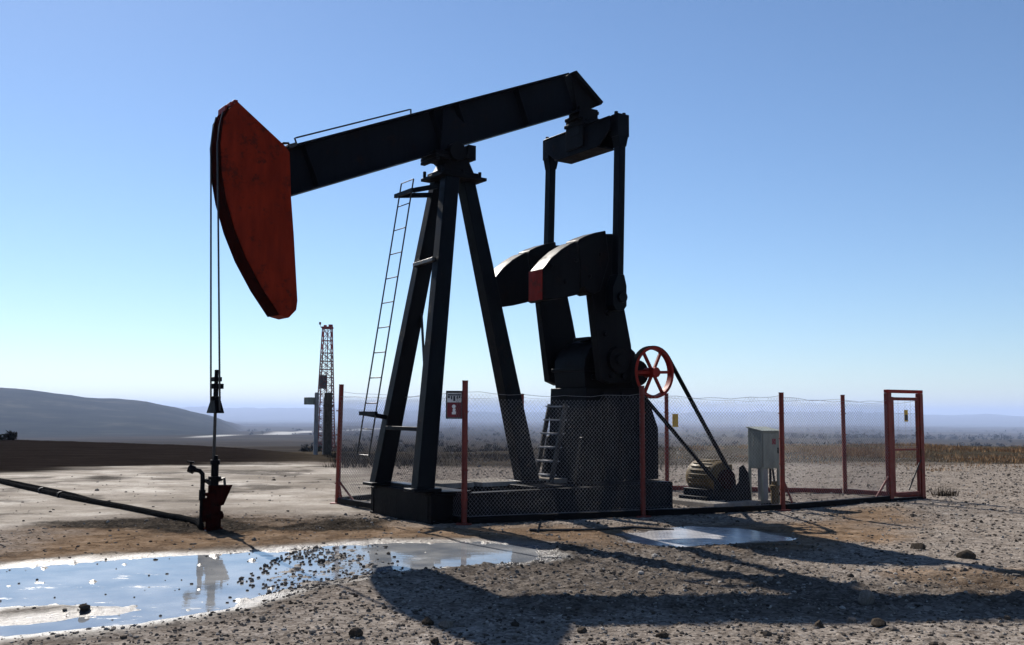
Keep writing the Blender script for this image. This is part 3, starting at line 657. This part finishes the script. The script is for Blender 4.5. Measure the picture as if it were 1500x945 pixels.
tag(m.build('steel_rod', 'steel'), 'thin rusty rod lying on brown soil in front of the fence', 'rod')

# ------------------------------------------------------------------ wire fence
FE = empty('wire_fence', (0, 0, 0)); tag(FE, 'chain-link fence on red-brown steel posts around the pump jack', 'fence')
P = dict(P1=(-3.02, 17.52), P2=(-.67, 14.49), P3=(2.055, 15.67), P4=(4.53, 16.78), GL=(7.0, 18.575), GR=(7.785, 19.06), P6=(6.72, 20.22), P7=(3.23, 20.82), P8=(.24, 22.3))
HT = dict(P1=2.06, P2=2.05, P3=2.02, P4=1.95, P6=1.98, P7=2.0, P8=2.0, GL=1.9, GR=1.9)
def fpost(x, y, h, lean=0.0):
    m = MB(); m.cyl((x, y, gz(x, y)-.06), (x+lean, y, h), .042, n=12); m.cyl((x+lean, y, h), (x+lean, y, h+.012), .046, n=12)
    for k in range(4): z = .35+k*.42; m.cyl((x-.05, y, z), (x+.05, y, z), .012, n=6)
    m.b(x-.11, x+.11, y-.11, y+.11, -.06, .02); return m
for k in ('P1', 'P2', 'P3', 'P4', 'P6', 'P7', 'P8'):
    x, y = P[k]; fpost(x, y, HT[k], .03 if k == 'P1' else random.uniform(-.015, .015)).build('post', 'post', FE)
def panel(a, b, top_a, top_b, sag=.05):
    (x0, y0), (x1, y1) = P[a], P[b]; L = math.hypot(x1-x0, y1-y0); ux, uy = (x1-x0)/L, (y1-y0)/L; nx, ny = -uy, ux
    m = MB(); pit = .06; z0 = .09; w = .0017
    def top(u): return top_a+(top_b-top_a)*u/L-sag*math.sin(math.pi*u/L)+.012*math.sin(u*9+x0)
    ph = random.random()*pit
    for sgn in (1, -1):
        k = -int(2.2/pit)-1
        while k*pit < L+2.2:
            u0 = k*pit+ph; s0 = u0; z = z0; pts = []
            # wire u = u0 + sgn*(z-z0)*.92
            cand = []
            N = 24
            for i in range(N+1):
                zz = z0+i*(1.95-z0)/N; u = (u0+(zz-z0)*.92) if sgn > 0 else (u0+2.0-(zz-z0)*.92-(2.0 % pit))
                if 0 <= u <= L and zz <= top(u): cand.append((u, zz))
            if len(cand) > 1:
                (ua, za), (ub, zb) = cand[0], cand[-1]
                mid = [cand[len(cand)//2]] if len(cand) > 8 else []
                seq = [(ua, za)]+mid+[(ub, zb)]
                for (p, q), (r, s) in zip(seq[:-1], seq[1:]):
                    bu = lambda u: .02*math.sin(u*2.1+x0)*1.0
                    o = .002*sgn
                    A = Vector((x0+ux*p+nx*(bu(p)+o), y0+uy*p+ny*(bu(p)+o), q)); B = Vector((x0+ux*r+nx*(bu(r)+o), y0+uy*r+ny*(bu(r)+o), s))
                    m.cyl(A, B, w, n=3, cap=False)
            k += 1
    pts = [(x0+ux*u, y0+uy*u, top(u)) for u in np.linspace(0, L, 14)]; m.tube(pts, .0032, 5)
    pts = [(x0+ux*u, y0+uy*u, z0+.02) for u in np.linspace(0, L, 6)]; m.tube(pts, .0032, 5)
    return m.build('mesh_panel', 'galv', FE, smooth=False)
for a, b, ta, tb in (('P1', 'P2', 1.86, 1.90), ('P2', 'P3', 1.90, 1.90), ('P3', 'P4', 1.90, 1.90), ('P4', 'GL', 1.89, 1.86), ('GR', 'P6', 1.86, 1.88), ('P6', 'P7', 1.90, 1.92), ('P7', 'P8', 1.92, 1.92), ('P8', 'P1', 1.92, 1.94)): panel(a, b, ta, tb)
for a, b in (('P1', 'P2'), ('P2', 'P3'), ('P3', 'P4'), ('P4', 'GL'), ('GR', 'P6'), ('P6', 'P7'), ('P7', 'P8'), ('P8', 'P1')):
    (x0, y0), (x1, y1) = P[a], P[b]; d = Vector((x1-x0, y1-y0, 0)).normalized()*.06
    A = Vector((x0, y0, max(gz(x0, y0), -.01)+.055))+d; B = Vector((x1, y1, max(gz(x1, y1), -.01)+.055))-d
    MB().beam(A, B, .07, .09).build('bottom_rail', 'post' if a in ('GR', 'P6') else 'oily', FE, .006)  # black rails: shade and wet put into the colour
for k, (dx, dy), z in (('P1', (.40, -.50), .42), ('P1', (.10, -.12), .50), ('P4', (.26, .30), .55), ('GL', (-.35, -.18), .5)):
    x, y = P[k]; MB().cyl((x, y, z), (x+dx, y+dy, .05), .018, n=8).build('brace', 'post', FE)

# gate
GT = empty('gate', (P['GL'][0], P['GL'][1], 0), math.atan2(P['GR'][1]-P['GL'][1], P['GR'][0]-P['GL'][0]))
tag(GT, 'narrow red steel gate at the right-hand corner of the fence', 'gate'); gw = math.hypot(P['GR'][0]-P['GL'][0], P['GR'][1]-P['GL'][1])
for x in (0, gw): MB().b(x-.05, x+.05, -.05, .05, -.06, 2.0).build('gate_post', 'post', GT, .006)
MB().b(-.055, gw+.055, -.045, .045, 2.002, 2.065).build('lintel', 'brightred', GT, .006)
m = MB(); m.b(.075, .135, -.03, .03, .10, 1.93); m.b(gw-.10, gw-.055, -.03, .03, .10, 1.93); m.b(.135, gw-.10, -.025, .025, 1.865, 1.925); m.b(.135, gw-.10, -.025, .025, .10, .16); lf = m.build('gate_leaf', 'post', GT, .005)
m = MB(); m.b(.137, gw-.102, -.015, .015, .93, .965); m.build('crossbar', 'post', lf)
m = MB(); m.cyl((gw-.05, -.03, .75), (gw-.42, -.03, .2), .014, n=8); m.build('brace', 'steel', GT)
m = MB(); m.b(-.06, gw+.06, -.05, .05, -.03, .06); m.build('sill', 'oily', GT, .005)
m = MB()
for z in (1.0, 1.30, 1.62): m.cyl((.13, 0, z), (gw-.1, 0, z), .0022, n=4)
for x in (.3, .5, .66): m.cyl((x, .004, .96), (x, .004, 1.87), .0022, n=4)
m.build('wire', 'galv', lf)

def plate(name, c, w, h, rz, mat, label, cat):
    r = empty(name, c, rz); tag(r, label, cat); p = MB().b(-w/2, w/2, -.004, .004, -h/2, h/2).build('plate', mat, r); return r
gd = math.atan2(P['GR'][1]-P['GL'][1], P['GR'][0]-P['GL'][0])
r = plate('warning_plate', (7.0+.47*math.cos(gd)+.02, 18.575+.47*math.sin(gd)-.03, 1.58), .10, .22, gd, 'yellow', 'small yellow plate with dark band hanging in the red gate', 'plate')
MB().b(-.038, .038, -.008, -.0045, -.085, .02).build('dark_mark', 'ink', r)
r = plate('warning_plate', (3.40, 20.75, 1.45), .125, .27, R(10), 'yellow', 'small plain yellow plate on the back fence behind the belts', 'plate')
# warning sign wired to the front mesh
sx, sy = -.835, 14.66; rs = math.atan2(P['P2'][1]-P['P1'][1], P['P2'][0]-P['P1'][0])
SG = empty('warning_sign', (sx, sy, 1.71), R(-8)); tag(SG, 'grey-framed warning sign, white over dark red, beside the tall front fence post', 'sign')
MB().b(-.125, .125, -.006, .004, -.20, .20).build('board', 'white', SG)
m = MB(); m.b(-.128, .128, -.013, .006, .175, .205); m.b(-.128, .128, -.013, .006, -.205, -.185); m.b(.103, .128, -.013, .006, -.185, .175); m.b(-.128, -.112, -.013, .006, -.185, .175); m.build('sign_frame', 'steel', SG)
MB().b(-.110, .101, -.0085, -.0065, -.183, .035).build('red_field', 'signred', SG)
m = MB(); m.b(-.10, .095, -.0095, -.007, .135, .155)
for k, (x, w, h) in enumerate(((-.085, .03, .03), (-.045, .02, .05), (-.005, .028, .075), (.04, .018, .04), (.075, .02, .03))): m.b(x-w/2, x+w/2, -.0095, -.007, .128-h, .128)
m.build('lettering', 'ink', SG)
m = MB(); m.lathe((-.01, -.011, -.025), (0, 1, 0), [(0, .028), (.002, .028)], 14); m.prism([(-.035, -.14), (.02, -.14), (.025, -.11), (.01, -.085), (.022, -.06), (-.015, -.05), (-.03, -.075), (-.022, -.095), (-.04, -.115)], -.011, -.009); m.build('symbol', 'white', SG)
for z in (-.16, .16): MB().cyl((.12, 0, z), (.19, -.10, z), .004, n=5).build('hanger', 'steel', SG)

# ------------------------------------------------------------------ things behind
x, y = -7.2, 37.0
def bpost(name, x, y, r, z1, mat, lab):
    z0 = gz(x, y); m = MB(); m.cyl((x, y, z0-.2), (x, y, z1), r, r*.95, n=10); m.cyl((x, y, z1), (x, y, z1+.02), r*.8, n=10); return tag(m.build(name, mat), lab, 'post')
bpost('metal_pole', -7.22, 37.0, .085, 2.25, 'galv', 'grey pole carrying a small box, left of the lattice derrick')
tag(MB().b(-7.66, -7.31, 36.85, 37.1, 1.82, 2.09).build('junction_box', 'cabinet', None, .01), 'small grey box fixed to the side of the grey pole near the derrick', 'box')
bpost('metal_pole', -6.99, 37.3, .04, 2.05, 'galv', 'thin grey pipe between the boxed pole and the black tank post')
m = MB(); z0 = gz(-6.78, 37); m.b(-6.91, -6.66, 36.9, 37.15, z0-.2, 1.75); m.b(-6.95, -6.62, 36.86, 37.19, 1.75, 1.83); m.b(-6.92, -6.66, 36.9, 37.15, 1.83, 2.27)
tag(m.build('transformer_post', 'wood', None, .01), 'thick black square post in front of the lattice derrick', 'post')

DK = empty('drilling_derrick', (-37.2, 200, gz(-37.2, 200))); tag(DK, 'distant lattice drilling derrick with a red top', 'derrick')
zb = 0.0; zt = 18.0-gz(-37.2, 200)
def dk(u, i): hw = 1.75+(.85-1.75)*u; sx, sy = ((-1, -1), (1, -1), (1, 1), (-1, 1))[i]; return Vector((sx*hw, sy*hw, zb+(zt-zb)*u))
def seg(u0, u1, mat, name):
    m = MB(); N = max(2, int((u1-u0)*15))
    for i in range(4): m.cyl(dk(u0, i), dk(u1, i), .11, n=6)
    for k in range(N):
        a, b = u0+(u1-u0)*k/N, u0+(u1-u0)*(k+1)/N
        for i in range(4):
            j = (i+1) % 4; m.cyl(dk(a, i), dk(b, j), .055, n=4); m.cyl(dk(a, j), dk(b, i), .055, n=4); m.cyl(dk(b, i), dk(b, j), .06, n=4)
    m.build(name, mat, DK)
seg(0, .80, 'derrick', 'lattice_mast'); seg(.80, 1.0, 'derrickred', 'lattice_top')
m = MB(); m.b(-1.05, 1.05, -1, 1, zt, zt+.35); m.b(.3, 1.0, -.5, .5, zt+.35, zt+.8); m.b(-.7, -.2, -.4, .4, zt+.35, zt+.7); m.build('crown_block', 'derrickred', DK)
m = MB(); m.tube([(-.8, 0, zt), (-1.3, 0, zt+.2), (-1.5, 0, zt+.9)], .05, 5); m.cyl((-1.5, 0, zt+.8), (-1.5, 0, zt+1.3), .22, n=8); m.build('crown_lamp', 'derrick', DK)
m = MB(); m.b(-1.2, -.1, -.9, .6, 12.6, 15.3); m.build('monkey_board', 'wood', DK)
m = MB(); m.cyl((0.1, 0, .2), (.1, 0, zt), .10, n=6); m.cyl((-.25, 0, .2), (-.25, 0, zt), .05, n=6); m.build('hoist_line', 'derrick', DK)

# ------------------------------------------------------------------ stones
stone_m = NT('stone'); v = stone_m.coord(); gi = stone_m.n('ShaderNodeNewGeometry').outputs['Random Per Island']
sc_ = stone_m.ramp(gi, (.0, (.035, .029, .024)), (.4, (.12, .104, .09)), (.8, (.24, .215, .19)), (1.0, (.44, .41, .375)))
stone_m.set(Base_Color=stone_m.mix(stone_m.ramp(stone_m.noise(v, 30, 5, .7), (.35, .0), (.7, .6)), sc_, (.045, .038, .03)), Roughness=.9)
stone_m.bump(stone_m.noise(v, 45, 5, .7), .006); stone_m.matte()
MAT['stone'] = stone_m.m
MAT['darkstone'] = paint('dark_stone', matte=True, col=(.05, .041, .033), rust=(.08, .065, .05), wear=.5, rough=.92, dust=.3, scale=6, spec=.1)
MAT['palestone'] = paint('pale_stone', matte=True, col=(.16, .142, .125), rust=(.08, .066, .054), wear=.5, rough=.92, dust=.2, scale=6, spec=.1)
ICO = None
def ico(sub):
    bm = bmesh.new(); bmesh.ops.create_icosphere(bm, subdivisions=sub, radius=1.0); v = np.array([p.co[:] for p in bm.verts]); f = np.array([[q.index for q in p.verts] for p in bm.faces]); bm.free(); return v, f
V1, F1 = ico(1); V2, F2 = ico(3)
def rock_verts(V, r, seed, flat=.65):
    rng = np.random.default_rng(seed); sc = np.array([rng.uniform(.8, 1.3), rng.uniform(.7, 1.1), rng.uniform(flat*.75, flat*1.1)])
    v = V.copy()
    for k in range(7):                                # chip off flat facets
        n = rng.normal(size=3); n /= np.linalg.norm(n); d = rng.uniform(.55, .85); q = v@n; v = v-np.outer(np.maximum(q-d, 0), n)
    v = v*(1+.10*(np.sin(V@rng.normal(size=3)*5+rng.uniform(0, 6))*.5))[:, None]
    a = rng.uniform(0, 6.28); c, s = math.cos(a), math.sin(a); v = v*sc; v = np.stack([v[:, 0]*c-v[:, 1]*s, v[:, 0]*s+v[:, 1]*c, v[:, 2]], 1)
    return v*r
def mesh_np(name, V, F, mat, smooth=False):
    me = bpy.data.meshes.new(name); me.from_pydata(V.tolist(), [], F.tolist())
    if smooth: me.polygons.foreach_set('use_smooth', [True]*len(me.polygons)); me.set_sharp_from_angle(angle=R(38))
    me.materials.append(MAT[mat] if isinstance(mat, str) else mat); o = bpy.data.objects.new(name, me); C.objects.link(o); return o
tmpl = [rock_verts(V1, 1.0, 500+i, .7) for i in range(24)]
vs_, fs_, o = [], [], 0
N = 42000
d = 6.2*(42/6.2)**(RNG.random(N)**1.0); a = np.radians(RNG.uniform(-31, 31, N)); xs, ys = np.sin(a)*d, np.cos(a)*d
size = .008+.020*RNG.random(N)**3+.03*(RNG.random(N) > .985)*RNG.random(N)
size *= np.interp(d, [6, 15, 40], [.8, 1.15, 1.8])
pd = sdpoly(xs, ys, PAD); dA = sdpoly(xs, ys, PUD); spk = sdpoly(xs, ys, SPK); md = sdpoly(xs, ys, MUD); bs = sdpoly(xs, ys, BRN); dB = sdpoly(xs, ys, PUB)
keep = np.where(pd > -.3, RNG.random(N) < .10, True) & np.where((dA > -.1), (spk > -.3) & (RNG.random(N) < .95) | (RNG.random(N) < .08), True) & np.where(dB > 0, RNG.random(N) < .12, True) & np.where(bs > .1, RNG.random(N) < .3, True)
keep &= np.where(xs < -3, RNG.random(N) < .6, True)
keep &= ~((d > 27) & (np.degrees(a) < -6))
hs = height(xs, ys)
for i in np.nonzero(keep)[0]:
    v = tmpl[i % 24]*size[i]+np.array([xs[i], ys[i], hs[i]+size[i]*.15]); vs_.append(v); fs_.append(F1+o); o += len(v)
for k in range(2600):
    x, y = random.uniform(-2.7, .5), random.uniform(9.0, 12.8); q = sdpoly(np.array([x]), np.array([y]), SPK)[0]
    if q < -.15 or vnoise(np.array([x*2.2]), np.array([y*1.6]), 555)[0] < random.uniform(.2, .75): continue
    r_ = random.uniform(.010, .026)*(1.5 if random.random() > .93 else 1); v = tmpl[k % 24]*r_+np.array([x, y, WATER_Z+r_*.25]); vs_.append(v); fs_.append(F1+o); o += len(v)
for k in range(900):
    x, y = random.uniform(-6, -1.5), random.uniform(7, 12.3); q = sdpoly(np.array([x]), np.array([y]), PUD)[0]
    if q < 0 or random.random() > .11: continue
    r_ = random.uniform(.006, .02); v = tmpl[k % 24]*r_+np.array([x, y, WATER_Z+r_*.2]); vs_.append(v); fs_.append(F1+o); o += len(v)
g_ = mesh_np('gravel', np.concatenate(vs_), np.concatenate(fs_), 'stone'); g_['kind'] = 'stuff'; g_['label'] = 'loose gravel scattered over the site ground'
ROCKS = [(-.62, 7.66, .085, 'dark rock leaning on a paler one at the left edge of the horse head shadow'), (-.47, 7.58, .08, 'paler half of the pair of rocks by the horse head shadow'), (-1.10, 7.26, .075, 'squat grey rock at the bottom edge, left of the rock pair'), (-.52, 7.12, .06, 'small rock nearest the camera below the rock pair'),
         (3.02, 8.62, .115, 'pale upright rock in the middle of the long beam shadow'), (2.82, 7.80, .08, 'dark flat rock just below the long beam shadow'), (2.66, 7.92, .06, 'pale rock beside the dark flat one below the beam shadow'), (2.36, 7.76, .065, 'low brown rock left of the dark flat one below the beam shadow'),
         (4.92, 12.21, .12, 'brown rock on open gravel right of the reducer shadow'), (5.14, 11.43, .14, 'wide dark rock at the tip of the reducer shadow'), (.53, 7.47, .06, 'low grey rock right of the horse head shadow'), (1.09, 7.33, .07, 'squarish rock at the bottom edge under the beam shadow'),
         (-3.46, 8.25, .07, 'dark stone standing on the muddy strip in the puddle'), (-2.05, 11.0, .075, 'black stone standing out of the puddle water'), (-3.9, 11.15, .07, 'black stone on the far rim of the puddle')]
for i, (x, y, r, lab) in enumerate(ROCKS):
    r *= .72; vv = rock_verts(V2, r, 900+i, .8 if 'upright' not in lab else 1.25); o_ = mesh_np('rock', vv, F2, 'palestone' if 'pale' in lab.split(' one')[0].split(' on ')[0] else 'darkstone', True); o_.location = (x, y, gz(x, y)+r*.28); tag(o_, lab, 'rock', 'loose rocks in the foreground')

# ------------------------------------------------------------------ dry plants
def plantmat(name, a, b, c):
    t = NT(name); gi = t.n('ShaderNodeNewGeometry').outputs['Random Per Island']; t.set(Base_Color=t.ramp(gi, (0, a), (.5, b), (1, c)), Roughness=.9); t.matte()
    return t.m
MAT['dry'] = plantmat('dry_grass', (.11, .063, .034), (.29, .165, .082), (.44, .31, .18))
MAT['scrub'] = plantmat('grey_scrub', (.018, .014, .011), (.045, .035, .026), (.085, .067, .05))
MAT['dark'] = plantmat('dark_bush', (.008, .008, .006), (.017, .016, .011), (.03, .026, .018))
def blades(pts, mat, name, nb, hmin, hmax, spread, wid):
    V, F = [], []; o = 0; hh = height(np.array([p[0] for p in pts]), np.array([p[1] for p in pts]))
    for (x, y, k), z in zip(pts, hh):
        n = max(3, int(nb*RNG.uniform(.6, 1.3))); a = RNG.uniform(0, 6.28, n); rr = spread*k*np.sqrt(RNG.random(n)); h = RNG.uniform(hmin, hmax, n)*k; ln = RNG.uniform(.1, .9, n)*h*.7; w = wid*RNG.uniform(.6, 1.4, n)*k
        bx, by = x+rr*np.cos(a), y+rr*np.sin(a); q = RNG.uniform(0, 6.28, n); tx, ty = bx+ln*np.cos(a+RNG.uniform(-.8, .8, n)), by+ln*np.sin(a)
        A = np.stack([bx-w*np.cos(q), by-w*np.sin(q), np.full(n, z-.03)], 1); B = np.stack([bx+w*np.cos(q), by+w*np.sin(q), np.full(n, z-.03)], 1); T = np.stack([tx, ty, z+h], 1)
        V.append(np.stack([A, B, T], 1).reshape(-1, 3)); F.append(np.arange(3*n).reshape(-1, 3)+o); o += 3*n
    return mesh_np(name, np.concatenate(V), np.concatenate(F), mat)
def scatter(n, az0, az1, r0, r1, fn=None):
    out = []
    while len(out) < n:
        a = R(random.uniform(az0, az1)); r = r0*(r1/r0)**random.random(); x, y = math.sin(a)*r, math.cos(a)*r
        if fn and not fn(x, y, r): continue
        out.append((x, y, random.uniform(.6, 1.3)))
    return out
dens = lambda x, y, r: vnoise(np.array([x*.3]), np.array([y*.2]), 333)[0] > random.uniform(.25, .75)
o = blades(scatter(1500, 10, 33, 37, 60, dens)+scatter(40, 8, 33, 31, 37, dens), 'dry', 'dry_grass', 28, .04, .17, .50, .013); o['kind'] = 'stuff'; o['label'] = 'strip of dry reddish grass beyond the gravel'
o = blades(scatter(900, -10, 11, 28.5, 46, dens), 'scrub', 'grey_scrub', 15, .04, .20, .34, .011); o['kind'] = 'stuff'; o['label'] = 'sparse grey-brown scrub along the edge of the plateau'
t_ = blades([(8.5, 19.9, 1.0), (8.62, 19.8, .9), (8.75, 19.95, .7)], 'scrub', 'grass_tuft', 70, .08, .24, .16, .007); tag(t_, 'single dry grass tuft on gravel right of the gate', 'grass tuft')
t_ = blades([(9.4, 20.4, 1.0), (9.0, 20.7, .8), (10.0, 20.5, .9), (10.5, 20.9, .8)], 'dry', 'dry_grass', 22, .03, .10, .3, .006); t_['kind'] = 'stuff'; t_['label'] = 'low dry weeds right of the grass tuft'
# bushes and far tree clumps on the plain
def clumps(pts, name, mat, kmin, kmax, nl=26):
    V, F = [], []; o = 0; hh = height(np.array([p[0] for p in pts]), np.array([p[1] for p in pts]))
    for (x, y, s), z in zip(pts, hh):
        n = int(nl*random.uniform(.7, 1.3)); d = RNG.normal(size=(n, 3)); d /= np.linalg.norm(d, axis=1)[:, None]; c = d*(RNG.random((n, 1))**.4)*np.array([1.25, 1.25, .75]); c[:, 2] += .6
        q = RNG.normal(size=(n, 3, 3))*.30
        P3 = (c[:, None, :]+q)*s; P3[..., 2] = np.maximum(P3[..., 2], -.2*s)
        V.append(P3.reshape(-1, 3)+np.array([x, y, z])); F.append(np.arange(3*n).reshape(-1, 3)+o); o += 3*n
    return mesh_np(name, np.concatenate(V), np.concatenate(F), mat)
pts = [(x, y, s*np.interp(math.hypot(x, y), [60, 200, 1200], [.35, .9, 2.6])) for x, y, s in scatter(600, -12, 32, 75, 1300, lambda x, y, r: vnoise(np.array([x/60.]), np.array([y/40.]), 401)[0] > random.uniform(.3, .8))]
o = clumps(pts, 'bushes', 'dark', 1, 1); o['kind'] = 'stuff'; o['label'] = 'dark bushes and tree clumps spread over the plain'
pts = [(x, y, s*4.5) for x, y, s in scatter(900, -15, 32, 1400, 6000, lambda x, y, r: vnoise(np.array([x/500.]), np.array([y/260.]), 411)[0] > random.uniform(.35, .85))]
o = clumps(pts, 'far_trees', 'dark', 1, 1, 18); o['kind'] = 'stuff'; o['label'] = 'far rows of trees on the hazy plain'
for i, (azd, r, s, lab) in enumerate(((-26.6, 57.2, .30, 'dark round bush on the field edge at far left'), (-27.1, 57.0, .16, 'smallest dark bush at the far left edge of the field'))):
    x, y = math.sin(R(azd))*r, math.cos(R(azd))*r; o = clumps([(x, y, s)], 'bush', 'dark', 1, 1, 160); tag(o, lab, 'bush')
